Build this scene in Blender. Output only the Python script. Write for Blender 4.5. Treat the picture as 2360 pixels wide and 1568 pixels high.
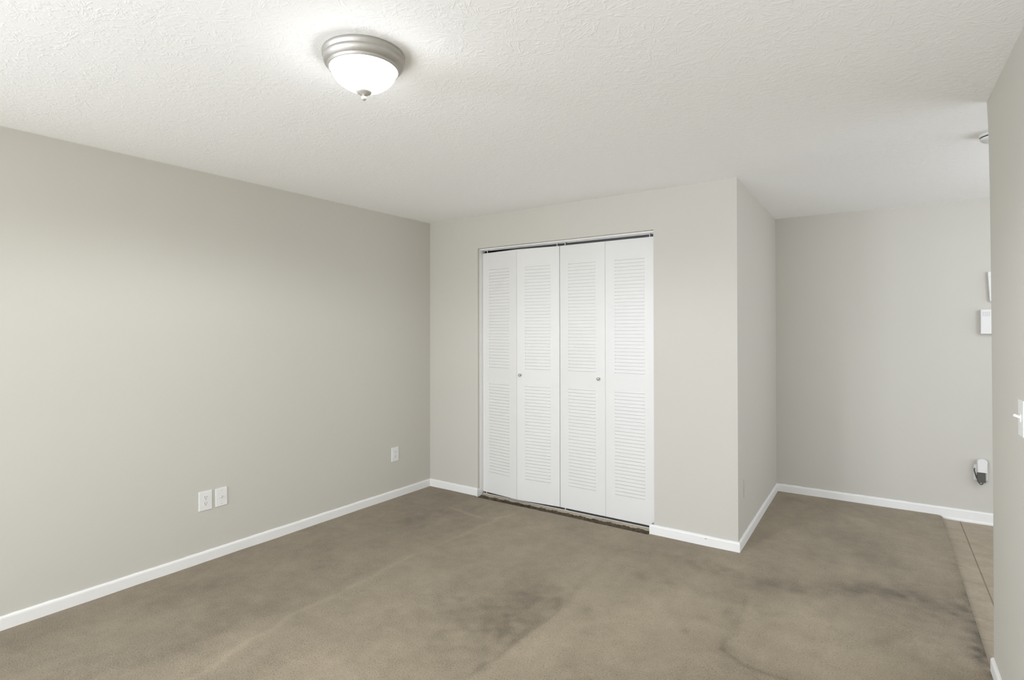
import bpy, bmesh, math, random
import numpy as np
from mathutils import Vector, Matrix

for o in list(bpy.data.objects):
    bpy.data.objects.remove(o)
scene = bpy.context.scene
C = scene.collection
random.seed(7)
H = 2.44                                    # ceiling height
CARPET_DROP = -0.022                        # tile lies lower than the carpet pile

# ------------------------------------------------------------------ camera
cd = bpy.data.cameras.new('camera')
cam = bpy.data.objects.new('camera', cd)
C.objects.link(cam)
cd.sensor_fit = 'HORIZONTAL'
cd.sensor_width = 36.0
cd.lens = 1263.1 / 2360 * 36.0
cd.shift_x = 9.5 / 2360
cd.shift_y = -32.5 / 2360
cd.clip_start = 0.02
R_ = Vector((0.82542248, 0.56451373, -0.00140538))
U_ = Vector((0.00508245, -0.00494199, 0.99997487))
F_ = Vector((-0.5644926, 0.82540889, 0.00694835))
cam.matrix_world = Matrix(((R_.x, U_.x, -F_.x, 0), (R_.y, U_.y, -F_.y, 0), (R_.z, U_.z, -F_.z, 1.44777), (0, 0, 0, 1)))
scene.camera = cam

# ------------------------------------------------------------------ colour, world, lights
vs = scene.view_settings
vs.view_transform = 'Standard'
vs.look = 'None'
vs.gamma = 1.0
vs.use_curve_mapping = False
vs.exposure = 0.13

w = bpy.data.worlds.new('world')
scene.world = w
w.use_nodes = True
w.node_tree.nodes['Background'].inputs[0].default_value = (0.895, 0.972, 1.09, 1)
WORLD_BG = w.node_tree.nodes['Background'].inputs[1]


def area(name, loc, rot, sx, sy, power, col):
    l = bpy.data.lights.new(name, 'AREA')
    l.shape = 'RECTANGLE'
    l.size, l.size_y = sx, sy
    l.energy = power
    l.color = col
    o = bpy.data.objects.new(name, l)
    C.objects.link(o)
    o.location = loc
    o.rotation_euler = rot
    return o


def bulb(name, loc, radius, power, col):
    l = bpy.data.lights.new(name, 'POINT')
    l.shadow_soft_size = radius
    l.energy = power
    l.color = col
    o = bpy.data.objects.new(name, l)
    C.objects.link(o)
    o.location = loc
    return o


scene.cycles.max_bounces = 14
scene.cycles.diffuse_bounces = 10
POWER = dict(rearup=156.0, left=172.0, side=35.0, hall=20.0, hdown=2.0, down=52.0, lamp=21.0, world=0.8)
# unseen fill light added behind the camera, tilted up to brighten the ceiling
area('rear_fill_light', (-1.6, -4.10, 0.75), (math.radians(125), 0, 0), 3.5, 0.9, POWER['rearup'], (0.950, 1.010, 1.096))
# another added fill, out of view at the left, to brighten the right wall
area('left_fill_light', (-3.50, -2.60, 1.30), (math.radians(95), 0, math.radians(-90)), 2.3, 1.5, POWER['left'], (0.921, 1.004, 1.130))
# fill light added at the unseen hall end for the alcove; then the hall lamp
area('hall_fill_light', (3.0, 3.6, 1.3), (math.radians(93), 0, math.radians(90)), 3.2, 1.8, POWER['side'], (0.921, 1.004, 1.130))
bulb('hall_lamp', (1.55, 4.1, 2.02), 0.26, POWER['hall'], (0.950, 0.989, 1.051))
area('hall_lamp_glow', (1.15, 4.0, 2.30), (0, 0, 0), 0.22, 0.22, POWER['hdown'], (0.950, 0.994, 1.062)).data.shape = 'DISK'
# what the bowl of the ceiling light throws out below its ring
sl = bpy.data.lights.new('ceiling_light_bulb', 'SPOT')
sl.energy = POWER['down']
sl.color = (0.950, 0.990, 1.062)
sl.spot_size = math.radians(174)
sl.spot_blend = 0.30
sl.shadow_soft_size = 0.09
so = bpy.data.objects.new('ceiling_light_bulb', sl)
C.objects.link(so)
so.location = (-1.541, 1.335, 2.245)
LAMP_EMIT = POWER['lamp']                   # glass bowl of the ceiling light
WORLD_BG.default_value = POWER['world']

# ------------------------------------------------------------------ plan of the place (metres, camera at the origin)
PA = Vector((-3.4809, 3.8060))              # left wall meets closet wall
PB = Vector((-0.7815, 3.7909))              # outer corner of the closet block
PC = Vector((-0.7937, 5.4338))              # closet side meets far wall
PD = Vector((0.3809, 3.1198))               # free end of the right wall
PL = Vector((-3.5245, 0.8021))
PE = Vector((0.6727, 5.4412))
PR = Vector((0.3863, 2.4289))


class Wall:
    """frame along a wall: s to the right, y into the wall (negative = out into the room), z up"""
    def __init__(self, a, b):
        self.a = Vector(a)
        self.t = (Vector(b) - self.a).normalized()
        self.n = Vector((self.t.y, -self.t.x))
        self.ang = math.atan2(self.t.y, self.t.x)
        self.len = (Vector(b) - self.a).length

    def pt(self, s, y=0.0, z=0.0):
        p = self.a + self.t * s - self.n * y
        return Vector((p.x, p.y, z))

    def mat(self, s=0, y=0, z=0):
        return Matrix.Translation(self.pt(s, y, z)) @ Matrix.Rotation(self.ang, 4, 'Z')


WL = Wall(PL, PA)
WF = Wall(PA, PB)
WS = Wall(PB, PC)
WK = Wall(PC, PE)
WR = Wall(PD, PR)


# ------------------------------------------------------------------ node helpers
def new_mat(name):
    m = bpy.data.materials.new(name)
    m.use_nodes = True
    nt = m.node_tree
    b = nt.nodes['Principled BSDF']
    return m, nt, b


def N(nt, kind, **kw):
    n = nt.nodes.new(kind)
    for k, v in kw.items():
        setattr(n, k, v)
    return n


def math_n(nt, op, a, b=None, c=None, clamp=False):
    n = nt.nodes.new('ShaderNodeMath')
    n.operation = op
    n.use_clamp = clamp
    for i, v in enumerate((a, b, c)):
        if v is None:
            continue
        if isinstance(v, (int, float)):
            n.inputs[i].default_value = v
        else:
            nt.links.new(v, n.inputs[i])
    return n.outputs[0]


def noise(nt, vec, scale, detail=2.0, rough=0.5, dims='3D'):
    n = N(nt, 'ShaderNodeTexNoise', noise_dimensions=dims)
    n.inputs['Scale'].default_value = scale
    n.inputs['Detail'].default_value = detail
    n.inputs['Roughness'].default_value = rough
    nt.links.new(vec, n.inputs['Vector'])
    return n.outputs['Fac']


def maprange(nt, v, a, b, c, d, smooth=False):
    n = N(nt, 'ShaderNodeMapRange')
    if smooth:
        n.interpolation_type = 'SMOOTHSTEP'
    nt.links.new(v, n.inputs[0])
    for i, x in enumerate((a, b, c, d)):
        n.inputs[i + 1].default_value = x
    return n.outputs[0]


def geo_pos(nt):
    return N(nt, 'ShaderNodeNewGeometry').outputs['Position']


def mixcol(nt, fac, a, b):
    n = N(nt, 'ShaderNodeMix', data_type='RGBA')
    if isinstance(fac, (int, float)):
        n.inputs[0].default_value = fac
    else:
        nt.links.new(fac, n.inputs[0])
    for sock, v in ((n.inputs[6], a), (n.inputs[7], b)):
        if isinstance(v, tuple):
            sock.default_value = (*v, 1)
        else:
            nt.links.new(v, sock)
    return n.outputs[2]


def bump(nt, b, height, strength, dist=0.001, prev=None):
    n = N(nt, 'ShaderNodeBump')
    n.inputs['Strength'].default_value = strength
    n.inputs['Distance'].default_value = dist
    nt.links.new(height, n.inputs['Height'])
    if prev is not None:
        nt.links.new(prev, n.inputs['Normal'])
    if b is not None:
        nt.links.new(n.outputs[0], b.inputs['Normal'])
    return n.outputs[0]


def plain(name, col, rough=0.5, metal=0.0, var=0.03, nscale=40, bstr=0.0, spec=0.5):
    """paint, plastic or metal with a faint procedural mottling"""
    m, nt, b = new_mat(name)
    p = geo_pos(nt)
    f = noise(nt, p, nscale, 3)
    dark = tuple(c * (1 - var) for c in col)
    lite = tuple(min(1, c * (1 + var)) for c in col)
    nt.links.new(mixcol(nt, f, dark, lite), b.inputs['Base Color'])
    b.inputs['Roughness'].default_value = rough
    b.inputs['Metallic'].default_value = metal
    b.inputs['Specular IOR Level'].default_value = spec
    if bstr:
        bump(nt, b, noise(nt, p, 260, 2), bstr, 0.001)
    return m


# ------------------------------------------------------------------ materials
def wall_paint():
    m, nt, b = new_mat('beige_wall_paint')
    p = geo_pos(nt)
    f = noise(nt, p, 1.1, 2)
    nt.links.new(mixcol(nt, f, (0.540, 0.520, 0.468), (0.558, 0.538, 0.486)), b.inputs['Base Color'])
    b.inputs['Roughness'].default_value = 0.62
    b.inputs['Specular IOR Level'].default_value = 0.30
    bump(nt, b, noise(nt, p, 420, 3), 0.10, 0.0012)
    return m


def ceiling_paint():
    """white ceiling with a stomped brush texture: bursts of thin raised strokes"""
    m, nt, b = new_mat('stomped_ceiling_paint')
    tc = geo_pos(nt)
    wob = N(nt, 'ShaderNodeTexNoise')
    wob.inputs['Scale'].default_value = 16
    wob.inputs['Detail'].default_value = 2
    nt.links.new(tc, wob.inputs['Vector'])
    sub = N(nt, 'ShaderNodeVectorMath', operation='SUBTRACT')
    nt.links.new(wob.outputs['Color'], sub.inputs[0])
    sub.inputs[1].default_value = (0.5, 0.5, 0.5)
    scl = N(nt, 'ShaderNodeVectorMath', operation='SCALE')
    nt.links.new(sub.outputs[0], scl.inputs[0])
    scl.inputs['Scale'].default_value = 0.030
    add = N(nt, 'ShaderNodeVectorMath', operation='ADD')
    nt.links.new(tc, add.inputs[0])
    nt.links.new(scl.outputs[0], add.inputs[1])
    warped = add.outputs[0]

    def layer(cell, off, kang, krad, width):
        mp = N(nt, 'ShaderNodeMapping')
        mp.inputs['Location'].default_value = off
        mp.inputs['Scale'].default_value = (1 / cell, 1 / cell, 0)
        nt.links.new(warped, mp.inputs['Vector'])
        v = N(nt, 'ShaderNodeTexVoronoi', voronoi_dimensions='2D', feature='F1')
        v.inputs['Scale'].default_value = 1.0
        v.inputs['Randomness'].default_value = 0.85
        nt.links.new(mp.outputs[0], v.inputs['Vector'])
        d = N(nt, 'ShaderNodeVectorMath', operation='SUBTRACT')
        nt.links.new(mp.outputs[0], d.inputs[0])
        nt.links.new(v.outputs['Position'], d.inputs[1])
        sp = N(nt, 'ShaderNodeSeparateXYZ')
        nt.links.new(d.outputs[0], sp.inputs[0])
        ang = math_n(nt, 'ARCTAN2', sp.outputs[1], sp.outputs[0])
        rad = v.outputs['Distance']
        sc = N(nt, 'ShaderNodeSeparateColor')
        nt.links.new(v.outputs['Color'], sc.inputs[0])
        cb = N(nt, 'ShaderNodeCombineXYZ')
        nt.links.new(math_n(nt, 'MULTIPLY', ang, kang), cb.inputs[0])
        nt.links.new(math_n(nt, 'MULTIPLY', rad, krad), cb.inputs[1])
        nt.links.new(math_n(nt, 'MULTIPLY', sc.outputs[0], 37.0), cb.inputs[2])
        n = noise(nt, cb.outputs[0], 1.0, 1.0, 0.4)
        ridge = math_n(nt, 'ABSOLUTE', math_n(nt, 'SUBTRACT', n, 0.5))
        # constant stroke width: divide the angular tolerance by the radius
        tol = math_n(nt, 'DIVIDE', width, math_n(nt, 'MAXIMUM', rad, 0.12))
        line = math_n(nt, 'SUBTRACT', 1.0, math_n(nt, 'DIVIDE', ridge, tol), clamp=True)
        fade = math_n(nt, 'MULTIPLY', maprange(nt, rad, 0.02, 0.12, 0, 1), maprange(nt, rad, 0.45, 0.72, 1, 0))
        brk = maprange(nt, noise(nt, tc, 34, 2), 0.40, 0.56, 0, 1)
        return math_n(nt, 'MULTIPLY', math_n(nt, 'MULTIPLY', line, fade), brk)

    l1 = layer(0.26, (0.3, 0.7, 0), 3.4, 1.6, 0.016)
    l2 = layer(0.21, (5.1, 2.2, 0), 3.0, 2.2, 0.016)
    l3 = layer(0.17, (9.7, 8.4, 0), 2.6, 3.0, 0.018)
    strokes = math_n(nt, 'MAXIMUM', math_n(nt, 'MAXIMUM', l1, l2), math_n(nt, 'MULTIPLY', l3, 0.8))
    # short worm-like dabs between the bursts
    wn = noise(nt, warped, 55, 2)
    worm = math_n(nt, 'SUBTRACT', 1.0, math_n(nt, 'MULTIPLY', math_n(nt, 'ABSOLUTE', math_n(nt, 'SUBTRACT', wn, 0.5)), 22.0), clamp=True)
    gate = maprange(nt, noise(nt, tc, 21, 2), 0.57, 0.64, 0, 1)
    worm = math_n(nt, 'MULTIPLY', math_n(nt, 'MULTIPLY', worm, gate), 0.55)
    h = math_n(nt, 'MAXIMUM', strokes, worm)
    grain = noise(nt, tc, 230, 2)
    h = math_n(nt, 'ADD', h, math_n(nt, 'MULTIPLY', grain, 0.10))
    bump(nt, b, h, 0.23, 0.0035)
    f = noise(nt, tc, 0.9, 2)
    nt.links.new(mixcol(nt, f, (0.905, 0.905, 0.897), (0.92, 0.92, 0.912)), b.inputs['Base Color'])
    b.inputs['Roughness'].default_value = 0.75
    b.inputs['Specular IOR Level'].default_value = 0.2
    return m


def carpet_mat():
    m, nt, b = new_mat('beige_cut_pile_carpet')
    p = geo_pos(nt)
    at = N(nt, 'ShaderNodeAttribute', attribute_name='wear')
    wear = at.outputs['Fac']
    big = noise(nt, p, 3.2, 3, 0.6)
    mid = noise(nt, p, 14, 3, 0.6)
    fine = noise(nt, p, 130, 2, 0.6)
    tuft = noise(nt, p, 330, 1)
    f = math_n(nt, 'ADD', math_n(nt, 'MULTIPLY', math_n(nt, 'SUBTRACT', big, 0.5), 0.20),
               math_n(nt, 'MULTIPLY', math_n(nt, 'SUBTRACT', mid, 0.5), 0.26))
    f = math_n(nt, 'ADD', f, math_n(nt, 'MULTIPLY', math_n(nt, 'SUBTRACT', fine, 0.5), 0.50))
    f = math_n(nt, 'ADD', f, math_n(nt, 'MULTIPLY', math_n(nt, 'SUBTRACT', tuft, 0.5), 0.25))
    f = math_n(nt, 'ADD', f, wear)
    f = math_n(nt, 'ADD', f, 0.5, clamp=True)
    ramp = N(nt, 'ShaderNodeValToRGB')
    cr = ramp.color_ramp
    cr.elements[0].position = 0.0
    cr.elements[0].color = (0.068, 0.054, 0.032, 1)
    cr.elements[1].position = 1.0
    cr.elements[1].color = (0.440, 0.368, 0.264, 1)
    e = cr.elements.new(0.30); e.color = (0.192, 0.154, 0.103, 1)
    e = cr.elements.new(0.62); e.color = (0.316, 0.260, 0.180, 1)
    nt.links.new(f, ramp.inputs[0])
    # scattered dark pits between the tufts
    spk = maprange(nt, noise(nt, p, 140, 1, 0.5), 0.30, 0.37, 0.58, 1.0)
    spk2 = math_n(nt, 'MAXIMUM', spk, maprange(nt, noise(nt, p, 5.5, 2), 0.42, 0.55, 0.75, 0.0))
    mul = N(nt, 'ShaderNodeMix', data_type='RGBA', blend_type='MULTIPLY')
    mul.inputs[0].default_value = 1.0
    cc = N(nt, 'ShaderNodeCombineColor')
    for i in range(3):
        nt.links.new(spk2, cc.inputs[i])
    nt.links.new(ramp.outputs[0], mul.inputs[6])
    nt.links.new(cc.outputs[0], mul.inputs[7])
    nt.links.new(mul.outputs[2], b.inputs['Base Color'])
    b.inputs['Roughness'].default_value = 0.95
    b.inputs['Specular IOR Level'].default_value = 0.1
    b.inputs['Sheen Weight'].default_value = 0.15
    b.inputs['Sheen Roughness'].default_value = 0.6
    hh = math_n(nt, 'ADD', math_n(nt, 'MULTIPLY', fine, 0.6), math_n(nt, 'MULTIPLY', tuft, 0.4))
    n1 = bump(nt, None, hh, 0.55, 0.006)
    bump(nt, b, mid, 0.16, 0.012, n1)
    return m


def tile_mat():
    m, nt, b = new_mat('tan_floor_tile')
    p = geo_pos(nt)
    f = noise(nt, p, 9, 4, 0.6)
    g = noise(nt, p, 70, 2)
    v = math_n(nt, 'ADD', math_n(nt, 'MULTIPLY', f, 0.7), math_n(nt, 'MULTIPLY', g, 0.3))
    nt.links.new(mixcol(nt, maprange(nt, v, 0.3, 0.7, 0, 1), (0.290, 0.238, 0.175), (0.400, 0.338, 0.258)), b.inputs['Base Color'])
    b.inputs['Roughness'].default_value = 0.55
    bump(nt, b, g, 0.15, 0.001)
    return m


def debris_mat():
    m, nt, b = new_mat('worn_dark_subfloor')
    p = geo_pos(nt)
    f = noise(nt, p, 30, 4, 0.7)
    nt.links.new(mixcol(nt, maprange(nt, f, 0.35, 0.7, 0, 1), (0.030, 0.024, 0.015), (0.13, 0.103, 0.068)), b.inputs['Base Color'])
    b.inputs['Roughness'].default_value = 0.95
    bump(nt, b, f, 0.6, 0.004)
    return m


def nickel_mat():
    m, nt, b = new_mat('brushed_nickel')
    p = geo_pos(nt)
    f = noise(nt, p, 60, 3)
    nt.links.new(mixcol(nt, f, (0.43, 0.415, 0.385), (0.50, 0.48, 0.445)), b.inputs['Base Color'])
    b.inputs['Metallic'].default_value = 0.85
    b.inputs['Roughness'].default_value = 0.50
    return m


def bowl_mat():
    m, nt, b = new_mat('lit_frosted_glass')
    p = geo_pos(nt)
    f = noise(nt, p, 12, 2)
    nt.links.new(mixcol(nt, f, (0.9, 0.9, 0.88), (0.95, 0.95, 0.93)), b.inputs['Base Color'])
    b.inputs['Emission Color'].default_value = (0.97, 1.0, 1.03, 1)
    b.inputs['Emission Strength'].default_value = LAMP_EMIT
    b.inputs['Roughness'].default_value = 0.4
    return m


M = dict(
    wall=wall_paint(), ceiling=ceiling_paint(), carpet=carpet_mat(), tile=tile_mat(), debris=debris_mat(),
    nickel=nickel_mat(), finial=plain('pale_nickel_lacquer', (0.50, 0.48, 0.44), 0.5, metal=0.25, var=0.04), bowl=bowl_mat(),
    trim=plain('white_trim_paint', (0.785, 0.776, 0.755), 0.45, var=0.02, nscale=9, bstr=0.10),
    door=plain('white_door_paint', (0.715, 0.706, 0.682), 0.42, var=0.012, nscale=5, bstr=0.04),
    plastic=plain('white_plastic', (0.74, 0.735, 0.715), 0.35, var=0.01),
    plastic_grey=plain('light_grey_plastic', (0.60, 0.60, 0.59), 0.5, var=0.02),
    slot=plain('dark_slot', (0.06, 0.058, 0.055), 0.6, var=0.1),
    black=plain('black_rubber', (0.085, 0.083, 0.075), 0.6, var=0.08),
    track=plain('pale_metal_track', (0.66, 0.65, 0.62), 0.5, metal=0.1, var=0.04),
    grout=plain('brown_grout', (0.27, 0.222, 0.165), 0.9, var=0.15, nscale=60),
    chip=plain('grey_chip', (0.25, 0.24, 0.23), 0.8, var=0.2, nscale=300),
    dull=plain('dull_grey_channel', (0.24, 0.235, 0.22), 0.8, var=0.1, nscale=30),
    closet=plain('closet_interior_paint', (0.80, 0.79, 0.76), 0.8, var=0.03, nscale=4),
    screw=plain('screw_metal', (0.55, 0.54, 0.52), 0.4, metal=0.6),
)


# ------------------------------------------------------------------ mesh helpers
def obj(name, bm, mat, parent=None, smooth=False, matrix=None):
    bmesh.ops.recalc_face_normals(bm, faces=bm.faces[:])
    me = bpy.data.meshes.new(name)
    bm.to_mesh(me)
    bm.free()
    me.materials.append(mat)
    if smooth:
        for p in me.polygons:
            p.use_smooth = True
    o = bpy.data.objects.new(name, me)
    C.objects.link(o)
    if parent is not None:
        o.parent = parent
    if matrix is not None:
        o.matrix_local = matrix
    return o


def struct(name, bm, mat, matrix=None, label=None, cat=None):
    o = obj(name, bm, mat, None, matrix=matrix)
    o['kind'] = 'structure'
    if label:
        o['label'] = label
        o['category'] = cat
    return o


def thing(name, label, cat, matrix, group=None):
    o = bpy.data.objects.new(name, None)
    o.empty_display_size = 0.1
    C.objects.link(o)
    o.matrix_world = matrix
    o['label'] = label
    o['category'] = cat
    if group:
        o['group'] = group
    return o


def box(bm, x0, x1, y0, y1, z0, z1, bev=0.0, seg=2):
    r = bmesh.ops.create_cube(bm, size=1.0)
    vs_ = r['verts']
    for v in vs_:
        v.co = Vector(((x0 + x1) / 2 + v.co.x * (x1 - x0), (y0 + y1) / 2 + v.co.y * (y1 - y0), (z0 + z1) / 2 + v.co.z * (z1 - z0)))
    if bev > 0:
        es = list({e for v in vs_ for e in v.link_edges})
        bmesh.ops.bevel(bm, geom=es, offset=bev, segments=seg, profile=0.5, affect='EDGES')
    return bm


def prism(bm, poly, z0, z1):
    """vertical prism over a plan polygon"""
    lo = [bm.verts.new((p[0], p[1], z0)) for p in poly]
    hi = [bm.verts.new((p[0], p[1], z1)) for p in poly]
    n = len(poly)
    bm.faces.new(lo[::-1])
    bm.faces.new(hi)
    for i in range(n):
        bm.faces.new((lo[i], lo[(i + 1) % n], hi[(i + 1) % n], hi[i]))
    return bm


def lathe(bm, prof, segs=64, axis='Z', at=(0, 0, 0)):
    """revolve (r, h) pairs; axis Z up, or axis Y (h along -y, out of a wall)"""
    rings = []
    for r, h in prof:
        ring = []
        if r < 1e-6:
            p = (0, 0, h) if axis == 'Z' else (0, -h, 0)
            ring = [bm.verts.new(Vector(p) + Vector(at))]
        else:
            for k in range(segs):
                a = 2 * math.pi * k / segs
                p = (r * math.cos(a), r * math.sin(a), h) if axis == 'Z' else (r * math.cos(a), -h, r * math.sin(a))
                ring.append(bm.verts.new(Vector(p) + Vector(at)))
        rings.append(ring)
    for a, b in zip(rings, rings[1:]):
        if len(a) == 1 and len(b) == 1:
            continue
        for k in range(segs):
            k2 = (k + 1) % segs
            if len(a) == 1:
                bm.faces.new((a[0], b[k], b[k2]))
            elif len(b) == 1:
                bm.faces.new((a[k], b[0], a[k2]))
            else:
                bm.faces.new((a[k], b[k], b[k2], a[k2]))
    return bm


def tube(bm, pts, r, segs=10):
    """round tube through points"""
    pts = [Vector(p) for p in pts]
    # Catmull-Rom refinement
    fine = []
    for i in range(len(pts) - 1):
        p0, p1, p2, p3 = pts[max(i - 1, 0)], pts[i], pts[i + 1], pts[min(i + 2, len(pts) - 1)]
        for k in range(6):
            t = k / 6
            fine.append(0.5 * ((2 * p1) + (p2 - p0) * t + (2 * p0 - 5 * p1 + 4 * p2 - p3) * t * t + (3 * p1 - p0 - 3 * p2 + p3) * t ** 3))
    fine.append(pts[-1])
    rings = []
    ref = Vector((0, 1, 0))
    for i, p in enumerate(fine):
        d = (fine[min(i + 1, len(fine) - 1)] - fine[max(i - 1, 0)]).normalized()
        a = d.cross(ref).normalized()
        b2 = d.cross(a).normalized()
        rings.append([bm.verts.new(p + a * r * math.cos(2 * math.pi * k / segs) + b2 * r * math.sin(2 * math.pi * k / segs)) for k in range(segs)])
    for a, b in zip(rings, rings[1:]):
        for k in range(segs):
            bm.faces.new((a[k], a[(k + 1) % segs], b[(k + 1) % segs], b[k]))
    bm.faces.new(rings[0])
    bm.faces.new(rings[-1][::-1])
    return bm


# ------------------------------------------------------------------ room shell
T = 0.11                                     # wall thickness
Y_REAR = -4.2
tL = WL.t


def seg_wall(name, wall, s0, s1, z0=-0.05, z1=H, th=T, holes=()):
    """wall slab with its room face on the wall line; holes = (s0, s1, z0, z1)"""
    bm = bmesh.new()
    if not holes:
        box(bm, s0, s1, 0, th, z0, z1)
    else:
        hs0, hs1, hz0, hz1 = holes
        # one connected face with an opening, built as a ring prism
        outer = [(s0, z0), (s1, z0), (s1, z1), (s0, z1)]
        if hz0 <= z0:
            poly = [(s0, z0), (hs0, z0), (hs0, hz1), (hs1, hz1), (hs1, z0), (s1, z0), (s1, z1), (s0, z1)]
            f = [bm.verts.new((p[0], 0, p[1])) for p in poly]
            g = [bm.verts.new((p[0], th, p[1])) for p in poly]
            for q in (f, g):
                bm.faces.new((q[0], q[1], q[2], q[7]))
                bm.faces.new((q[2], q[3], q[6], q[7]))
                bm.faces.new((q[3], q[4], q[5], q[6]))
            n = len(poly)
            for i in range(n):
                bm.faces.new((f[i], f[(i + 1) % n], g[(i + 1) % n], g[i]))
        else:
            inner = [(hs0, hz0), (hs1, hz0), (hs1, hz1), (hs0, hz1)]
            fo = [bm.verts.new((p[0], 0, p[1])) for p in outer]
            fi = [bm.verts.new((p[0], 0, p[1])) for p in inner]
            go = [bm.verts.new((p[0], th, p[1])) for p in outer]
            gi = [bm.verts.new((p[0], th, p[1])) for p in inner]
            for i in range(4):
                j = (i + 1) % 4
                bm.faces.new((fo[i], fo[j], fi[j], fi[i]))
                bm.faces.new((go[i], go[j], gi[j], gi[i]))
                bm.faces.new((fo[i], fo[j], go[j], go[i]))
                bm.faces.new((fi[i], fi[j], gi[j], gi[i]))
    return struct(name, bm, M['wall'], wall.mat())


OP0, OP1, OPZ = 0.561, 2.139, 2.158          # closet opening along the closet wall
s_rear = -(PL.y - Y_REAR) / tL.y
seg_wall('wall_left', WL, s_rear - 0.1, WL.len + 2.0, holes=(-4.6, -2.2, 0.5, 2.1))
seg_wall('wall_closet', WF, 0.0, WF.len, holes=(OP0, OP1, -0.05, OPZ))
seg_wall('wall_closet_side', WS, T, WS.len + 0.1)
seg_wall('wall_far', WK, 0.0, 3.9)
# closet interior: back partition
closet_back = Wall(WF.pt(0.0, 0.66).xy, WF.pt(WF.len - T, 0.66).xy)
bm = bmesh.new()
box(bm, 0.0, WF.len - T, 0, 0.08, -0.05, H)
struct('wall_closet_back', bm, M['closet'], closet_back.mat())
# right wall: a thin slab whose free end stands at PD
rx = PR - PD
d_rear = Vector((PD.x + rx.x / rx.y * (Y_REAR - PD.y), Y_REAR))
bm = bmesh.new()
# the plastered end bows a little along its height: (height, how far it reaches past PD)
bow = [(-0.05, -0.042), (0.05, -0.042), (0.64, -0.050), (1.37, -0.041), (1.65, -0.037), (2.038, -0.025), (2.25, -0.004), (2.351, 0.012), (H, 0.035)]
cols = []
for z, dy in bow:
    ex = PD.x + rx.x / rx.y * dy
    cols.append([bm.verts.new(p) for p in ((ex, PD.y + dy, z), (d_rear.x, d_rear.y, z), (d_rear.x + 0.115, d_rear.y, z), (ex + 0.115, PD.y + dy, z))])
for a_, b_ in zip(cols, cols[1:]):
    for k in range(4):
        bm.faces.new((a_[k], a_[(k + 1) % 4], b_[(k + 1) % 4], b_[k]))
bm.faces.new(cols[0])
bm.faces.new(cols[-1])
struct('wall_right', bm, M['wall'])
# unseen rear wall; its wide framed opening is added to let fill light in
WB = Wall((0.6, Y_REAR), (-3.9, Y_REAR))
seg_wall('wall_rear', WB, 0.0, 4.5, holes=(0.40, 4.00, 0.18, 2.22))
bm = bmesh.new()
for a, b_ in ((0.40, 0.46), (2.17, 2.23), (3.94, 4.00)):
    box(bm, a, b_, 0.03, 0.08, 0.18, 2.22, 0.004)
box(bm, 0.40, 4.00, 0.03, 0.08, 0.18, 0.24, 0.004)
box(bm, 0.40, 4.00, 0.03, 0.08, 2.16, 2.22, 0.004)
struct('fill_window_1', bm, M['trim'], WB.mat())
bm = bmesh.new()
for a, b_ in ((-4.60, -4.55), (-3.42, -3.38), (-2.25, -2.20)):
    box(bm, a, b_, 0.03, 0.08, 0.50, 2.10, 0.004)
box(bm, -4.60, -2.20, 0.03, 0.08, 0.50, 0.55, 0.004)
box(bm, -4.60, -2.20, 0.03, 0.08, 2.05, 2.10, 0.004)
struct('fill_window_2', bm, M['trim'], WL.mat())  # unseen frame and opening, added for the fill light from the left
# the hall beyond the free end of the right wall
WH = Wall((3.1, 5.6), (3.1, 1.2))
seg_wall('wall_hall', WH, 0.0, 4.4)
WH2 = Wall((3.2, 1.6), (0.5, 1.6))
seg_wall('wall_hall_near', WH2, 0.0, 2.69)

# ceiling
bm = bmesh.new()
box(bm, -3.75, 3.25, Y_REAR - 0.15, 5.65, H, H + 0.08)
struct('ceiling', bm, M['ceiling'])


# ------------------------------------------------------------------ floors
def seg_dist(px, py, pts):
    """distance to a polyline and the position along it"""
    best = np.full(px.shape, 1e9)
    for (ax, ay), (bx, by) in zip(pts, pts[1:]):
        dx, dy = bx - ax, by - ay
        t = np.clip(((px - ax) * dx + (py - ay) * dy) / (dx * dx + dy * dy), 0, 1)
        best = np.minimum(best, np.hypot(px - ax - t * dx, py - ay - t * dy))
    return best


def blob(px, py, cx, cy, rx_, ry_, ang=0.0, k=2.0):
    a = math.radians(ang)
    u = (px - cx) * math.cos(a) + (py - cy) * math.sin(a)
    v = -(px - cx) * math.sin(a) + (py - cy) * math.cos(a)
    return np.exp(-((u / rx_) ** 2 + (v / ry_) ** 2) ** (k / 2))


def vnoise(px, py, scale, seed):
    """smooth value noise"""
    rs = np.random.RandomState(seed)
    g = rs.rand(256, 256)
    x, y = px * scale + 40, py * scale + 40
    xi, yi = np.floor(x).astype(int), np.floor(y).astype(int)
    fx, fy = x - xi, y - yi
    fx, fy = fx * fx * (3 - 2 * fx), fy * fy * (3 - 2 * fy)
    q = lambda a, b: g[a % 256, b % 256]
    return (q(xi, yi) * (1 - fx) + q(xi + 1, yi) * fx) * (1 - fy) + (q(xi, yi + 1) * (1 - fx) + q(xi + 1, yi + 1) * fx) * fy


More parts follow.
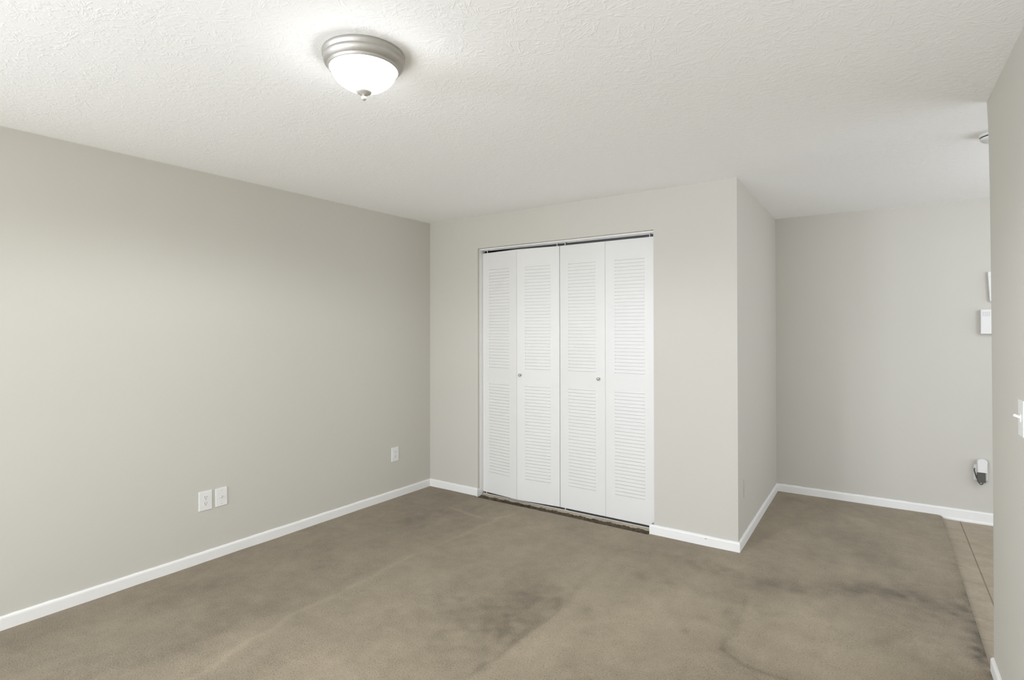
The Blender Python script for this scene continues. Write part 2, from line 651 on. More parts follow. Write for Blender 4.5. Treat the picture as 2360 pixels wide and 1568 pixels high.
def wear_field(px, py):
    """crushed pile, vacuum marks, creases and dirt, as they lie on this carpet"""
    n1 = vnoise(px, py, 9, 1)
    n2 = vnoise(px, py, 3.5, 2)
    n3 = vnoise(px, py, 24, 5)
    jx, jy = px + 0.05 * (n1 - 0.5), py + 0.05 * (n2 - 0.5)
    wv = np.zeros(px.shape)
    # light crease running from the camera side to the closet
    crease = [(-2.33, 0.7), (-2.38, 1.14), (-2.48, 1.75), (-2.49, 2.7), (-2.41, 3.58)]
    d = seg_dist(jx, jy, crease)
    wv += 0.11 * np.exp(-(d / 0.016) ** 2) * (0.6 + 0.6 * n1)
    wv += 0.025 * np.exp(-(d / 0.06) ** 2)
    # the strip between crease and left wall lies darker
    side = 1 / (1 + np.exp((px + 2.46) / 0.03))
    wv -= 0.105 * side
    wv -= 0.10 * blob(px, py, -2.66, 1.45, 0.10, 0.45, 4) * (0.5 + n1)
    wv -= 0.07 * blob(px, py, -2.60, 2.05, 0.08, 0.35, 4) * (0.5 + n1)
    wv += 0.06 * blob(px, py, -2.95, 1.35, 0.10, 0.22)
    wv -= 0.06 * blob(px, py, -3.2, 1.5, 0.12, 0.4)
    # short light scuffs near the corner
    d = seg_dist(jx, jy, [(-2.92, 3.42), (-2.57, 3.37)])
    wv += 0.16 * np.exp(-(d / 0.016) ** 2)
    wv -= 0.06 * blob(px, py, -2.95, 3.1, 0.35, 0.35)
    # dark patch of upset pile in the middle with a straight far edge
    m = 1 / (1 + np.exp(-(-1.40 - px) / 0.012))
    wv -= 0.25 * blob(px, py, -1.50, 2.35, 0.20, 0.42, 0, 3) * m * (0.35 + 1.1 * n3)
    wv -= 0.12 * blob(px, py, -1.85, 2.15, 0.25, 0.40, 25) * (0.3 + 1.2 * n3)
    wv -= 0.09 * blob(px, py, -2.1, 2.6, 0.18, 0.5, 20) * (0.3 + n1)
    d = seg_dist(jx, jy, [(-1.40, 2.56), (-1.41, 2.09), (-1.42, 1.80)])
    wv -= 0.12 * np.exp(-(d / 0.014) ** 2)
    wv += 0.07 * blob(px, py, -1.25, 2.35, 0.14, 0.35)
    d = seg_dist(jx, jy, [(-1.38, 2.55), (-1.45, 2.95)])
    wv -= 0.05 * np.exp(-(d / 0.02) ** 2)
    # trodden path curving from the closet corner to the hall
    path = [(-2.3, 3.0), (-1.5, 3.42), (-0.99, 3.50), (-0.70, 3.38), (-0.42, 3.44), (-0.1, 3.66), (0.15, 3.72), (0.30, 3.60)]
    d = seg_dist(px + 0.07 * (n2 - 0.5), py + 0.07 * (n1 - 0.5), path)
    wv -= 0.15 * np.exp(-(d / 0.11) ** 2) * np.clip((px + 2.1) / 1.2, 0.0, 1.15) * (0.5 + n3)
    wv -= 0.15 * blob(px, py, 0.12, 3.58, 0.26, 0.30, 0) * (0.6 + 0.7 * n3)
    wv -= 0.10 * blob(px, py, -0.05, 4.3, 0.28, 0.45, 30) * (0.5 + n1)
    # traffic dirt along the tile edge
    edge = np.exp(-((0.372 - px) / 0.035) ** 2)
    along = 0.35 + 0.65 * np.clip((4.6 - py) / 1.4, 0, 1)
    wv -= 0.24 * edge * along * (0.2 + 1.0 * n3) * (py > 2.4)
    edge = np.exp(-((0.372 - px) / 0.10) ** 2)
    wv -= 0.16 * edge * (0.3 + n3) * blob(px, py, 0.3, 3.45, 1.0, 0.50)
    wv -= 0.30 * blob(px, py, 0.345, 3.20, 0.03, 0.10) * (0.4 + n3)
    # large flattened light rectangle, with its dark outline and corner
    inside = (1 / (1 + np.exp(-(px + 0.60) / 0.015))) * (1 / (1 + np.exp(-(py - 2.60) / 0.015))) * (1 / (1 + np.exp((py - 3.20) / 0.04)))
    wv += 0.115 * inside * np.clip((0.25 - px) / 0.3, 0, 1)
    d = seg_dist(jx, jy, [(-0.60, 3.15), (-0.605, 2.60)])
    wv -= 0.13 * np.exp(-(d / 0.012) ** 2) * (0.3 + n1)
    d = seg_dist(jx, jy, [(-0.605, 2.60), (-0.50, 2.53), (-0.24, 2.50)])
    wv -= 0.19 * np.exp(-(d / 0.014) ** 2)
    d = seg_dist(jx, jy, [(-0.605, 2.60), (-0.80, 2.45), (-1.0, 2.15)])
    wv -= 0.05 * np.exp(-(d / 0.02) ** 2)
    d = seg_dist(jx, jy, [(-0.20, 3.25), (-0.22, 2.85)])
    wv -= 0.06 * np.exp(-(d / 0.015) ** 2) * (0.3 + n1)
    wv += 0.10 * blob(px, py, -1.02, 2.78, 0.34, 0.42, 0)
    wv -= 0.13 * blob(px, py, 0.01, 3.11, 0.07, 0.13, -25, 3) * (0.6 + 0.7 * n3)
    wv -= 0.05 * blob(px, py, 0.08, 3.0, 0.06, 0.08, 0)
    # small brown smears
    rs = np.random.RandomState(11)
    for _ in range(34):
        cx, cy = rs.uniform(-1.3, 0.3), rs.uniform(2.0, 3.15)
        wv -= rs.uniform(0.06, 0.15) * blob(px, py, cx, cy, rs.uniform(0.012, 0.04), rs.uniform(0.02, 0.07), rs.uniform(0, 180)) * (0.2 + 1.3 * n3)
    # light scuffs in the alcove and a dark spot by its corner
    wv += 0.10 * blob(px, py, -0.15, 4.95, 0.12, 0.06, -35) * (0.3 + n1)
    wv += 0.07 * blob(px, py, 0.05, 4.75, 0.14, 0.10, -35) * (0.3 + n1)
    wv -= 0.10 * blob(px, py, -0.60, 5.22, 0.08, 0.05, 0)
    # broad vacuum bands, parallel to the left wall
    wv += 0.03 * np.sin((px + 0.10 * py) * 2 * math.pi / 0.62 + 2.2 * n2) * np.clip((4.0 - py), 0, 1)
    wv += 0.07 * (vnoise(px * 1.8, py * 0.75, 3.0, 8) - 0.5)
    wv += 0.09 * (vnoise(px, py, 6.0, 9) - 0.5)
    wv += 0.07 * (vnoise(px * 1.3, py * 0.8, 14.0, 12) - 0.5)
    return wv


def carpet_patch(xs, ys, line_y=None, right_skirt=False, far_skirt=False, rnd=False):
    X, Y = np.meshgrid(xs, ys)
    Y = Y.astype(float).copy()
    X = X.astype(float).copy()
    if line_y is not None:                   # bend the far rows onto the closet wall line
        t = np.clip((Y - (ys[-1] - 0.5)) / 0.5, 0, 1)
        ly = PA.y + (X - PA.x) * (PB.y - PA.y) / (PB.x - PA.x)
        Y = Y + t * (ly - ys[-1])
    Z = np.zeros(X.shape)
    if far_skirt or line_y is not None:      # the pile stops short of the opening, with a ragged edge
        sx = X - PA.x
        inside = np.clip((sx - 0.545) / 0.012, 0, 1) * np.clip((2.118 - sx) / 0.012, 0, 1)
        rag = 0.003 * (vnoise(X, Y * 0, 55, 21) - 0.5) + 0.004 * (vnoise(X, Y * 0, 12, 22) - 0.5)
        t2 = np.clip((Y - 3.55) / 0.24, 0, 1)
        Y = Y - inside * t2 * (0.034 + rag)
    if rnd:                                  # cut corner of the carpet at the far right
        k = np.clip((Y - 5.385) / 0.04, 0, 1) ** 2 * 0.028
        X = X - k * np.clip((X - 0.0) / 0.37, 0, 1)
    Z += 0.0016 * (vnoise(X, Y, 5, 3) - 0.5) * 2
    wv = wear_field(X, Y)
    if far_skirt:
        X = np.vstack([X, X[-1:]]); Y = np.vstack([Y, Y[-1:] + 0.003]); Z = np.vstack([Z, np.full((1, X.shape[1]), -0.024)])
        wv = np.vstack([wv, wv[-1:] - 0.45])
    if right_skirt:
        X = np.hstack([X, X[:, -1:] + 0.003]); Y = np.hstack([Y, Y[:, -1:]]); Z = np.hstack([Z, np.full((X.shape[0], 1), -0.024)])
        wv = np.hstack([wv, wv[:, -1:] - 0.45])
    return X, Y, Z, wv


def grid_mesh(name, patches, mat):
    co, faces, wear = [], [], []
    base = 0
    for X, Y, Z, wv in patches:
        nr, nc = X.shape
        co.append(np.stack([X, Y, Z], -1).reshape(-1, 3))
        wear.append(wv.reshape(-1))
        idx = np.arange(nr * nc).reshape(nr, nc) + base
        faces.append(np.stack([idx[:-1, :-1], idx[:-1, 1:], idx[1:, 1:], idx[1:, :-1]], -1).reshape(-1, 4))
        base += nr * nc
    co, faces, wear = np.vstack(co), np.vstack(faces), np.concatenate(wear)
    me = bpy.data.meshes.new(name)
    me.vertices.add(len(co))
    me.vertices.foreach_set('co', co.ravel())
    me.loops.add(faces.size)
    me.loops.foreach_set('vertex_index', faces.ravel().astype(np.int32))
    me.polygons.add(len(faces))
    me.polygons.foreach_set('loop_start', np.arange(0, faces.size, 4, dtype=np.int32))
    me.update(calc_edges=True)
    me.validate()
    a = me.attributes.new('wear', 'FLOAT', 'POINT')
    a.data.foreach_set('value', wear.astype(np.float32))
    me.materials.append(mat)
    o = bpy.data.objects.new(name, me)
    C.objects.link(o)
    return o


xs1 = np.concatenate([np.arange(-3.60, 0.372, 0.0125), [0.372]])
xs0 = np.concatenate([xs1, [0.384]])
ys_a = np.concatenate([np.arange(Y_REAR, 0.6, 0.1), np.arange(0.6, 3.11, 0.0125)])
ys_b = np.concatenate([[ys_a[-1]], np.arange(ys_a[-1] + 0.0125, 3.7984, 0.0125), [3.7984]])
xs2 = np.concatenate([np.arange(PC.x - 0.02, 0.372, 0.0125), [0.372]])
ys_c = np.concatenate([np.arange(3.7845, 5.446, 0.0125), [5.446]])
pa = carpet_patch(xs0, ys_a)
pb = carpet_patch(xs1, ys_b, line_y=True, right_skirt=True)
far_l = [c for c in xs1 if c < PB.x]
# the stretch that fronts the closet gets a cut edge
pf = carpet_patch(np.array(far_l), np.array([3.795, 3.7984]), line_y=True, far_skirt=True)
pc = carpet_patch(xs2, ys_c, right_skirt=True, rnd=True)
fl = grid_mesh('floor', [pa, pb, pf, pc], M['carpet'])
fl['kind'] = 'structure'
fl['label'] = 'beige cut-pile carpet with creases and dark traffic stains'
fl['category'] = 'carpet'

# tiled hall floor: pieces with open joints over a grout bed
bm = bmesh.new()
box(bm, 0.30, 3.2, 1.5, 5.6, -0.06, CARPET_DROP - 0.0025)
struct('floor_grout', bm, M['grout'])
bm = bmesh.new()
ycuts = [1.5]
y = 1.72
while y < 5.5:
    ycuts.append(y)
    y += 0.243
ycuts.append(5.6)
xcuts = [0.30, 0.480, 0.79, 1.10, 1.41, 1.72, 2.03, 2.34, 2.65, 2.96, 3.2]
for x0, x1 in zip(xcuts, xcuts[1:]):
    for y0, y1 in zip(ycuts, ycuts[1:]):
        gx0 = 0.003 if x0 > 0.4 else 0
        box(bm, x0 + gx0, x1 - 0.003, y0 + 0.0016, y1 - 0.0016, -0.05, CARPET_DROP, 0.0012, 1)
t_ = struct('floor_tile', bm, M['tile'])
t_['label'] = 'tan tiled floor of the hall beyond the carpet edge'
t_['category'] = 'tile floor'
# closet floor and the bare channel in front of the door track
bm = bmesh.new()
box(bm, 0.0, WF.len - T, 0.096, 0.66, -0.04, -0.003)
struct('floor_closet', bm, M['closet'], WF.mat())
bm = bmesh.new()
N_ = 120
lo, hi = [], []
for i in range(N_ + 1):
    s = OP0 + (OP1 - OP0) * i / N_
    wob = 0.004 * math.sin(i * 0.7) + 0.003 * math.sin(i * 2.3 + 1) + random.uniform(-0.002, 0.002)
    rows = [(-0.046, -0.016), (-0.020, -0.013 + wob * 0.5), (0.004 + wob, -0.010 + wob * 0.3), (0.034, -0.010), (0.046, -0.003 + wob * 0.6)]
    lo.append([bm.verts.new((s, r[0], r[1])) for r in rows])
for a, b_ in zip(lo, lo[1:]):
    for k in range(4):
        bm.faces.new((a[k], b_[k], b_[k + 1], a[k + 1]))
struct('floor_channel', bm, M['debris'], WF.mat())
# strip of carpet backing beside the track
bm = bmesh.new()
pts_ = []
for i in range(91):
    s = OP0 + 0.02 + (OP1 - OP0 - 0.05) * i / 90
    e = 0.0025 * math.sin(i * 0.9) + random.uniform(-0.0015, 0.0015)
    pts_.append([bm.verts.new((s, 0.0450 + e, -0.006)), bm.verts.new((s, 0.0465 + e * 0.6, 0.010)), bm.verts.new((s, 0.0540, 0.0125)), bm.verts.new((s, 0.0545, -0.006))])
for a, b_ in zip(pts_, pts_[1:]):
    for k in range(3):
        bm.faces.new((a[k], b_[k], b_[k + 1], a[k + 1]))
struct('trim_1', bm, M['tile'], WF.mat())


# ------------------------------------------------------------------ baseboards
def baseboard(name, pts2, wall_h=0.066, th=0.012, z0=-0.004, label=None, pre=None, post=None, jitter=0.0012):
    """sweep a rounded board profile along plan points (room on the right-hand side of the path)"""
    P = [Vector(p) for p in pts2]
    prof = [(0, z0), (th, z0), (th, wall_h * 0.80), (th * 0.86, wall_h * 0.90), (th * 0.5, wall_h * 0.975), (0.0, wall_h)]
    bm = bmesh.new()
    # offsets (mitre) at each path point
    def nrm(a, b):
        t = (b - a).normalized()
        return Vector((t.y, -t.x))
    stations = []
    for i, p in enumerate(P):
        a = P[i - 1] if i > 0 else (Vector(pre) if pre else None)
        b = P[i + 1] if i < len(P) - 1 else (Vector(post) if post else None)
        if a is None:
            m = nrm(p, b)
        elif b is None:
            m = nrm(a, p)
        else:
            n1, n2 = nrm(a, p), nrm(p, b)
            m = (n1 + n2) / (1 + n1.dot(n2))
        stations.append((p, m))
    rings = []
    for i in range(len(stations)):
        p, m = stations[i]
        rings.append((p, m, 0))
        if i < len(stations) - 1:
            p2, m2 = stations[i + 1]
            L_ = (p2 - p).length
            k = int(L_ / 0.035)
            for j in range(1, k):
                f = j / k
                n_ = nrm(p, p2)
                if f * L_ < 0.03 or (1 - f) * L_ < 0.03:
                    continue
                rings.append((p.lerp(p2, f), n_, 1))
    vr = []
    for p, m, j in rings:
        dz = random.uniform(-jitter, jitter) if j else 0
        vr.append([bm.verts.new((p.x + m.x * o, p.y + m.y * o, z + (dz if k == len(prof) - 1 else 0))) for k, (o, z) in enumerate(prof)])
    for a, b in zip(vr, vr[1:]):
        for k in range(len(prof)):
            k2 = (k + 1) % len(prof)
            bm.faces.new((a[k], a[k2], b[k2], b[k]))
    bm.faces.new(vr[0])
    bm.faces.new(vr[-1][::-1])
    return struct(name, bm, M['trim'])


v2 = lambda v: (v.x, v.y)
baseboard('baseboard_left', [v2(WL.pt(s_rear + 0.0)), v2(PA)], post=v2(PB))
baseboard('baseboard_closet_left', [v2(PA), v2(WF.pt(OP0 - 0.010)), v2(WF.pt(OP0 - 0.010, 0.050))], pre=v2(PL))
baseboard('baseboard_closet_right', [v2(WF.pt(OP1 - 0.020, 0.045)), v2(WF.pt(OP1 - 0.020)), v2(PB)], post=v2(PC))
baseboard('baseboard_closet_side', [v2(PB), v2(PC)], pre=v2(PA), post=v2(PE))
SPLIT = 1.152                                # where carpet gives way to tile along the far wall
baseboard('baseboard_far', [v2(PC), v2(WK.pt(SPLIT))], pre=v2(PB))
# the board over the tile reaches lower and carries a shoe moulding
bm = bmesh.new()
prof = [(0, -0.024), (0.020, -0.024), (0.0195, -0.012), (0.016, -0.006), (0.0125, -0.004), (0.012, 0.055), (0.009, 0.062), (0, 0.066)]
A_, B_ = SPLIT, 3.7
r0 = [bm.verts.new((A_ + (0.012 if z < -0.01 else 0), -o, z)) for o, z in prof]
r1 = [bm.verts.new((B_, -o, z)) for o, z in prof]
for k in range(len(prof)):
    k2 = (k + 1) % len(prof)
    bm.faces.new((r0[k], r0[k2], r1[k2], r1[k]))
bm.faces.new(r0)
bm.faces.new(r1[::-1])
struct('baseboard_hall', bm, M['trim'], WK.mat())
baseboard('baseboard_right', [v2(PD + Vector((0, -0.045))), (d_rear.x, d_rear.y)], wall_h=0.060)
# small dark scuff on the board right of the closet
bm = bmesh.new()
box(bm, -0.008, 0.008, -0.0004, 0.0004, -0.0016, 0.0016, 0.0003, 1)
sc_ = obj('paint_chip', bm, M['chip'])
sc_.matrix_world = WF.mat(2.497, -0.0124, 0.047)
sc_['label'] = 'small dark chip in the white baseboard right of the closet doors'
sc_['category'] = 'chip'

# ------------------------------------------------------------------ closet opening: jamb strip, head track, floor track
bm = bmesh.new()
box(bm, OP0 - 0.001, OP0 + 0.003, 0.026, 0.098, 0.0, OPZ, 0.001, 1)
box(bm, OP1 - 0.003, OP1 + 0.001, 0.026, 0.098, 0.0, OPZ, 0.001, 1)
struct('trim_2', bm, M['trim'], WF.mat())
bm = bmesh.new()
box(bm, OP0 + 0.003, OP1 - 0.003, 0.030, 0.046, OPZ - 0.013, OPZ, 0.003, 2)
box(bm, OP0 + 0.003, OP1 - 0.003, 0.052, 0.056, OPZ - 0.014, OPZ, 0.001, 1)
box(bm, OP0 + 0.003, OP1 - 0.003, 0.094, 0.098, OPZ - 0.014, OPZ, 0.001, 1)
box(bm, OP0 + 0.003, OP1 - 0.003, 0.048, 0.094, OPZ - 0.004, OPZ, 0.001, 1)
struct('trim_3', bm, M['trim'], WF.mat())
bm = bmesh.new()
box(bm, OP0 + 0.02, OP1 - 0.006, 0.0545, 0.0570, -0.010, 0.0165, 0.0008, 1)
struct('trim_4', bm, M['track'], WF.mat())
bm = bmesh.new()
box(bm, OP0 + 0.006, OP1 - 0.006, 0.057, 0.094, -0.010, 0.006, 0.001, 1)
struct('trim_5', bm, M['dull'], WF.mat())

# ------------------------------------------------------------------ bifold closet doors
ZB, ZT = 0.0275, 2.1205                        # bottom and top of the leaves
TH = 0.026


def leaf_mesh(wd):
    """steel leaf: flat stiles and rails, two fields of pressed louvres"""
    bm = bmesh.new()
    hgt = ZT - ZB
    x0, x1 = 0.20 * wd, 0.795 * wd
    fields = [(0.978 - ZB, 30), (1.970 - ZB, 33)]
    p = 0.02645
    # horizontal bands of the front face
    bands = []
    z = 0.0
    for top, n in fields:
        bot = top - (n - 1) * p - 0.004
        bands.append(('flat', z, bot))
        bands.append(('louvre', bot, top + p * 0.75, n))
        z = top + p * 0.75
    bands.append(('flat', z, hgt))

    def quad(a, b, c, d):
        bm.faces.new([bm.verts.new(q) for q in (a, b, c, d)])
    e = 0.0015
    for b in bands:
        za, zb = b[1], b[2]
        if b[0] == 'flat':
            quad((e, 0, za), (wd - e, 0, za), (wd - e, 0, zb), (e, 0, zb))
            continue
        quad((e, 0, za), (x0, 0, za), (x0, 0, zb), (e, 0, zb))
        quad((x1, 0, za), (wd - e, 0, za), (wd - e, 0, zb), (x1, 0, zb))
        # profile from the top down: (z, y)
        prof = [(zb, 0.0)]
        zt = zb
        for k in range(b[3]):
            low = za + 0.004 + (b[3] - 1 - k) * p
            prof.append((low + 0.0016, -0.0008))
            prof.append((low + 0.0002, -0.0009))
            prof.append((low + 0.0002, 0.0060))
            prof.append((low - 0.0026, 0.0060))
            prof.append((low - 0.0026, 0.0))
        prof.append((za, 0.0))
        left = [bm.verts.new((x0 + 0.002 if q[1] < 0 else x0, q[1], q[0])) for q in prof]
        right = [bm.verts.new((x1 - 0.002 if q[1] < 0 else x1, q[1], q[0])) for q in prof]
        for i in range(len(prof) - 1):
            bm.faces.new((left[i], right[i], right[i + 1], left[i + 1]))
        # close the ends of every louvre and groove
        for side, xx in ((left, x0), (right, x1)):
            i = 1
            prev_top = 0
            for k in range(b[3]):
                a_, b2, c_, d_, e_ = side[i:i + 5]
                t0 = side[prev_top]
                q = bm.verts.new((xx, 0.0, (b2.co.z)))
                bm.faces.new((t0, a_, b2, q))
                bm.faces.new((q, c_, d_, e_))
                prev_top = i + 4
                i += 5
    # edges (a small chamfer), back
    def ring(y, inset, za, zb):
        return [(inset, y, za), (wd - inset, y, za), (wd - inset, y, zb), (inset, y, zb)]
    f0 = ring(0, e, 0, hgt)
    f1 = ring(e, 0, 0, hgt)
    f2 = ring(TH, 0, 0, hgt)
    for i in range(4):
        j = (i + 1) % 4
        quad(f0[i], f0[j], f1[j], f1[i])
        quad(f1[i], f1[j], f2[j], f2[i])
    quad(*f2)
    bmesh.ops.remove_doubles(bm, verts=bm.verts[:], dist=0.0002)
    return bm


def leaf(parent, pa_, pb_, knob_x=None, pins=(), gl=0.0016, gr=0.0016):
    """leaf between two plan points given in the closet wall frame (s, y)"""
    a, b = Vector(pa_), Vector(pb_)
    wd = (b - a).length - gl - gr
    ang = math.atan2((b - a).y, (b - a).x)
    d = (b - a).normalized()
    st = a + d * gl
    mt = Matrix.Translation((st.x - OP0, st.y, ZB)) @ Matrix.Rotation(ang, 4, 'Z')
    o = obj('door_leaf', leaf_mesh(wd), M['door'], parent, matrix=mt)
    if knob_x is not None:
        kx = knob_x if knob_x > 0 else wd + knob_x
        kb = bmesh.new()
        lathe(kb, [(0.0052, 0.0), (0.0052, 0.007), (0.0085, 0.011), (0.0110, 0.015), (0.0116, 0.020), (0.0105, 0.0235), (0.006, 0.0255), (0, 0.026)], 32, 'Y', (0, 0, 0))
        obj('knob', kb, M['nickel'], o, smooth=True, matrix=Matrix.Translation((kx, 0, knob_z - ZB)))
    for px_ in pins:
        pb2 = bmesh.new()
        lathe(pb2, [(0.0035, 0), (0.0035, 0.022), (0.008, 0.023), (0.008, 0.027), (0.0045, 0.029), (0.0045, 0.033), (0, 0.033)], 16)
        obj('pivot_pin', pb2, M['plastic'], o, smooth=True, matrix=Matrix.Translation((px_ if px_ > 0 else wd + px_, TH / 2, ZT - ZB)))
    return o


Q = [(0.564, 0.068), (0.9515, 0.028), (1.341, 0.067), (1.736, 0.067), (2.130, 0.067)]
d1 = bpy.data.objects.new('door_1', None); C.objects.link(d1)
d1.matrix_world = WF.mat(OP0)
d1['kind'] = 'structure'
d1['label'] = 'left white louvred bifold closet door, slightly folded out at its middle seam'
d1['category'] = 'closet door'
knob_z = 1.070
leaf(d1, Q[0], Q[1], pins=(0.045,), gr=0.0010)
leaf(d1, Q[1], Q[2], knob_x=0.034, pins=(-0.025,), gl=0.0010)
d2 = bpy.data.objects.new('door_2', None); C.objects.link(d2)
d2.matrix_world = WF.mat(OP0)
d2['kind'] = 'structure'
d2['label'] = 'right white louvred bifold closet door, closed flat'
d2['category'] = 'closet door'
leaf(d2, Q[2], Q[3], knob_x=-0.052, pins=(0.042,), gr=0.0005)
leaf(d2, Q[3], Q[4], pins=(-0.045,), gl=0.0005)
# foot brackets of the doors on the floor track
for par, sx_ in ((d1, 0.60), (d2, 2.105), (d2, 1.385)):
    bm = bmesh.new()
    box(bm, -0.016, 0.016, -0.013, 0.013, 0.0, 0.004, 0.001, 1)
    lathe(bm, [(0.0045, 0.003), (0.0045, 0.012), (0.0045, ZB + 0.004)], 14)
    obj('foot_pivot', bm, M['track'], par, matrix=Matrix.Translation((sx_ - OP0, 0.076, 0.005)))

# ------------------------------------------------------------------ ceiling light
lt = thing('ceiling_light', 'round flush ceiling light with nickel ring and lit frosted bowl', 'ceiling light', Matrix.Translation((-1.541, 1.335, H)))
bm = bmesh.new()
lathe(bm, [(0.0, 0.0), (0.143, 0.0), (0.1455, -0.003), (0.1450, -0.013), (0.1405, -0.019), (0.1395, -0.021), (0.1410, -0.024), (0.1412, -0.030), (0.137, -0.040),
           (0.129, -0.047), (0.1255, -0.050), (0.1260, -0.053), (0.1235, -0.057), (0.1195, -0.058), (0.116, -0.056), (0.112, -0.050), (0.0, -0.046)], 96)
obj('ring', bm, M['nickel'], lt, smooth=True)
bm = bmesh.new()
pr = [(0.1165, -0.052)]
for k in range(1, 24):
    a = k / 24 * math.pi / 2
    pr.append((0.1165 * math.cos(a) ** 1.05, -0.052 - 0.080 * math.sin(a) ** 1.10))
pr.append((0, -0.132))
lathe(bm, pr, 96)
obj('glass_bowl', bm, M['bowl'], lt, smooth=True)
bm = bmesh.new()
lathe(bm, [(0, -0.128), (0.0265, -0.1285), (0.0285, -0.131), (0.0270, -0.136), (0.018, -0.141), (0.0085, -0.143), (0.0055, -0.144), (0.0055, -0.147),
           (0.0085, -0.150), (0.0095, -0.155), (0.0085, -0.160), (0.0045, -0.1635), (0, -0.164)], 48)
obj('finial', bm, M['finial'], lt, smooth=True)


# ------------------------------------------------------------------ outlets, plates
def plate_mesh(wd, hg, th=0.006):
    bm = bmesh.new()
    box(bm, -wd / 2, wd / 2, -th, 0.0, -hg / 2, hg / 2)
    front = [v for v in bm.verts if v.co.y < -th / 2]
    es = [e for e in bm.edges if all(v.co.y < -th / 2 for v in e.verts)]
    es2 = [e for e in bm.edges if abs(e.verts[0].co.y - e.verts[1].co.y) > th / 2]
    bmesh.ops.bevel(bm, geom=es + es2, offset=0.0028, segments=3, profile=0.5, affect='EDGES')
    return bm


def receptacle(parent, zc, th, mat=None):
    bm = bmesh.new()
    # rounded face with flat top and bottom
    n = 28
    rim, frt = [], []
    for k in range(n):
        a = 2 * math.pi * k / n
        x, z = 0.0172 * math.cos(a), max(-0.0142, min(0.0142, 0.0172 * math.sin(a)))
        rim.append(bm.verts.new((x, -th + 0.001, z)))
        frt.append(bm.verts.new((x * 0.97, -th - 0.0012, z * 0.97)))
    for k in range(n):
        bm.faces.new((rim[k], rim[(k + 1) % n], frt[(k + 1) % n], frt[k]))
    bm.faces.new(frt)
    o = obj('receptacle', bm, mat or M['plastic'], parent, matrix=Matrix.Translation((0, 0, zc)))
    bm = bmesh.new()
    y0, y1 = -th - 0.0016, -th - 0.0006
    box(bm, -0.0075, -0.0050, y0, y1, 0.0005, 0.0095)
    box(bm, 0.0050, 0.0075, y0, y1, 0.0015, 0.0085)
    lathe(bm, [(0.0027, -y1), (0.0027, -y0), (0, -y0)], 14, 'Y', (0, 0, -0.0062))
    obj('slots', bm, mat or M['slot'], o)
    return o


def screw(parent, z, th, r=0.0028):
    bm = bmesh.new()
    lathe(bm, [(r, th - 0.001), (r, th + 0.0006), (r * 0.6, th + 0.0012), (0, th + 0.0013)], 16, 'Y')
    obj('screw', bm, M['screw'], parent, smooth=True, matrix=Matrix.Translation((0, 0, z)))


def outlet(label, wall, s, z, wd=0.078, hg=0.119, th=0.0065, mat=None, tilt=0.0, group='wall outlets'):
    t = thing('electrical_outlet', label, 'outlet', wall.mat(s, 0, z) @ Matrix.Rotation(tilt, 4, 'Y'), group)
    obj('cover_plate', plate_mesh(wd, hg, th), mat or M['plastic'], t)
    for zc in (0.0195, -0.0195):
        receptacle(t, zc, th, mat)
    if mat is None:
        screw(t, 0.0, th)
    return t


outlet('white duplex outlet on the left wall beside the cable jack plate', WL, 0.968, 0.379, 0.080, 0.120)
outlet('white duplex outlet on the left wall near the closet corner', WL, 2.563, 0.3725, 0.079, 0.121)
outlet('beige-painted outlet on the shaded side of the closet block', WS, 0.212, 0.369, 0.078, 0.121, mat=M['wall'])

t = thing('cable_jack', 'blank white plate with a centre coaxial jack, right of the outlet', 'cable jack', WL.mat(1.067, 0, 0.379) @ Matrix.Rotation(math.radians(-1.2), 4, 'Y'))
obj('cover_plate', plate_mesh(0.074, 0.116, 0.0065), M['plastic'], t)
bm = bmesh.new()
lathe(bm, [(0.0062, 0.005), (0.0062, 0.0085), (0.0046, 0.009), (0.0046, 0.0145), (0.0030, 0.0148), (0.0026, 0.011), (0, 0.011)], 20, 'Y')
obj('coaxial_socket', bm, M['screw'], t, smooth=True)
for z in (0.042, -0.042):
    screw(t, z, 0.0065, 0.0024)

# light switch on the right wall, cut by the frame edge
t = thing('light_switch', 'white toggle light switch on the right wall at the frame edge', 'light switch', WR.mat(0.634, 0, 1.149))
obj('cover_plate', plate_mesh(0.078, 0.122, 0.0065), M['plastic'], t)
bm = bmesh.new()
box(bm, -0.006, 0.006, -0.0085, -0.004, -0.013, 0.013, 0.001, 1)
obj('toggle_frame', bm, M['plastic'], t)
bm = bmesh.new()
box(bm, -0.0038, 0.0038, -0.026, -0.005, -0.0045, 0.0045, 0.0015, 2)
obj('toggle', bm, M['plastic'], t, matrix=Matrix.Rotation(math.radians(-22), 4, 'X'))
for z in (0.030, -0.030):
    screw(t, z, 0.0065)

# ------------------------------------------------------------------ units on the far wall, half hidden by the wall end
t = thing('door_chime', 'white box with a small grey grille, lower of two units on the far wall', 'door chime', WK.mat(1.462, 0, 1.503))
bm = bmesh.new()
box(bm, -0.060, 0.075, -0.034, 0.0, -0.092, 0.092, 0.004, 2)
obj('housing', bm, M['plastic'], t)
bm = bmesh.new()
box(bm, -0.060 + 0.066, -0.060 + 0.0675, -0.0346, -0.033, -0.080, 0.084)
box(bm, -0.060 + 0.066, 0.07, -0.0346, -0.033, -0.0815, -0.080)
obj('groove', bm, M['plastic_grey'], t)
bm = bmesh.new()
for k in range(4):
    x = -0.060 + 0.011 + k * 0.0115
    for j in range(3):
        box(bm, x, x + 0.0085, -0.0352, -0.033, 0.042 + j * 0.0115, 0.0505 + j * 0.0115, 0.0006, 1)
obj('grille', bm, M['plastic_grey'], t)

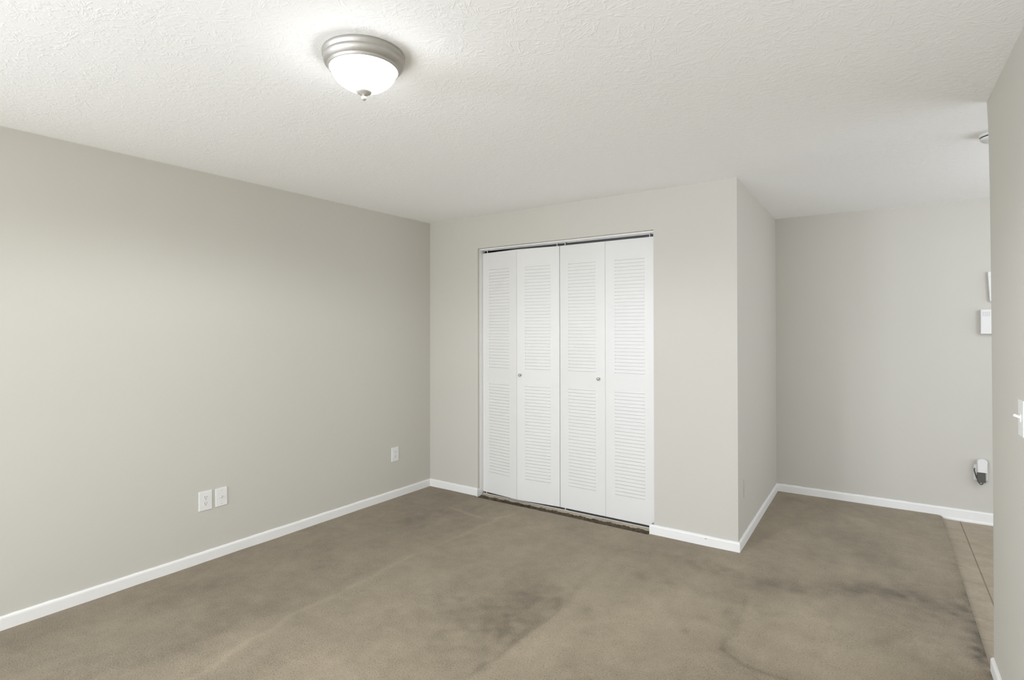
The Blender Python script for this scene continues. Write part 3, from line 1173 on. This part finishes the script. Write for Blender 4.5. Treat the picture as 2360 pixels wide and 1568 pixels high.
t = thing('intercom', 'tall narrow white wall unit above the grilled box, mostly hidden', 'intercom', WK.mat(1.495, 0, 1.768) @ Matrix.Rotation(math.radians(-3.0), 4, 'Y'))
bm = bmesh.new()
box(bm, -0.045, 0.05, -0.024, 0.0, -0.112, 0.112, 0.006, 3)
obj('housing', bm, M['plastic'], t)
bm = bmesh.new()
box(bm, -0.0435, 0.048, -0.0246, -0.022, 0.071, 0.074)
obj('groove', bm, M['plastic_grey'], t)
bm = bmesh.new()
box(bm, -0.020, -0.014, -0.027, -0.022, -0.093, -0.083, 0.001, 1)
obj('button', bm, M['slot'], t)

# outlet with a plugged-in adapter
t = outlet('white outlet low on the far wall behind a plugged-in adapter', WK, 1.399, 0.362, 0.080, 0.116)
t = thing('plug_adapter', 'white rounded plug-in adapter with a black block and looping cords', 'adapter', WK.mat(1.404, -0.0078, 0.405))
bm = bmesh.new()
n = 12
pts_o = []
wd, tp, bt = 0.031, 0.066, -0.036
for k in range(n + 1):
    a = math.pi * k / n
    pts_o.append((wd * math.cos(a) * (1 if abs(math.cos(a)) > .9 else 1), tp - 0.020 + 0.020 * math.sin(a)))
pts_o += [(-wd * 0.93, bt), (wd * 0.93, bt)]
back = [bm.verts.new((x, 0, z)) for x, z in pts_o]
mid_ = [bm.verts.new((x, -0.032, z)) for x, z in pts_o]
frt = [bm.verts.new((x * 0.86, -0.042, z * 0.93 + 0.001)) for x, z in pts_o]
nn = len(pts_o)
for a, b_ in ((back, mid_), (mid_, frt)):
    for k in range(nn):
        bm.faces.new((a[k], a[(k + 1) % nn], b_[(k + 1) % nn], b_[k]))
bm.faces.new(back)
bm.faces.new(frt[::-1])
obj('housing', bm, M['plastic'], t)
bm = bmesh.new()
box(bm, -0.028, 0.019, -0.040, -0.004, -0.108, -0.0365, 0.002, 2)
obj('black_block', bm, M['black'], t)
bm = bmesh.new()
tube(bm, [(0.004, -0.022, -0.106), (0.003, -0.022, -0.120), (-0.008, -0.022, -0.126), (-0.020, -0.018, -0.112), (-0.032, -0.010, -0.075), (-0.041, -0.005, -0.042), (-0.044, -0.004, -0.022), (-0.040, -0.004, -0.012)], 0.0034)
obj('black_cord', bm, M['black'], t, smooth=True)
bm = bmesh.new()
tube(bm, [(-0.028, -0.012, 0.058), (-0.042, -0.010, 0.050), (-0.053, -0.004, 0.026), (-0.053, -0.002, 0.004), (-0.059, -0.001, -0.012), (-0.053, -0.001, -0.026), (-0.044, -0.003, -0.030)], 0.0014)
obj('thin_cord', bm, M['plastic_grey'], t, smooth=True)

# ------------------------------------------------------------------ smoke detector beyond the wall end
t = thing('smoke_detector', 'round white smoke detector on the ceiling, peeking past the wall end', 'smoke detector', Matrix.Translation((0.480, 3.684, H)))
bm = bmesh.new()
lathe(bm, [(0, 0), (0.068, 0), (0.070, -0.003), (0.068, -0.012), (0.064, -0.014)], 48)
obj('base', bm, M['plastic'], t, smooth=True)
bm = bmesh.new()
lathe(bm, [(0.058, -0.013), (0.058, -0.019)], 48)
obj('vent', bm, M['slot'], t, smooth=True)
bm = bmesh.new()
lathe(bm, [(0.058, -0.019), (0.064, -0.019), (0.063, -0.027), (0.054, -0.035), (0.03, -0.038), (0, -0.038)], 48)
obj('cover', bm, M['plastic'], t, smooth=True)
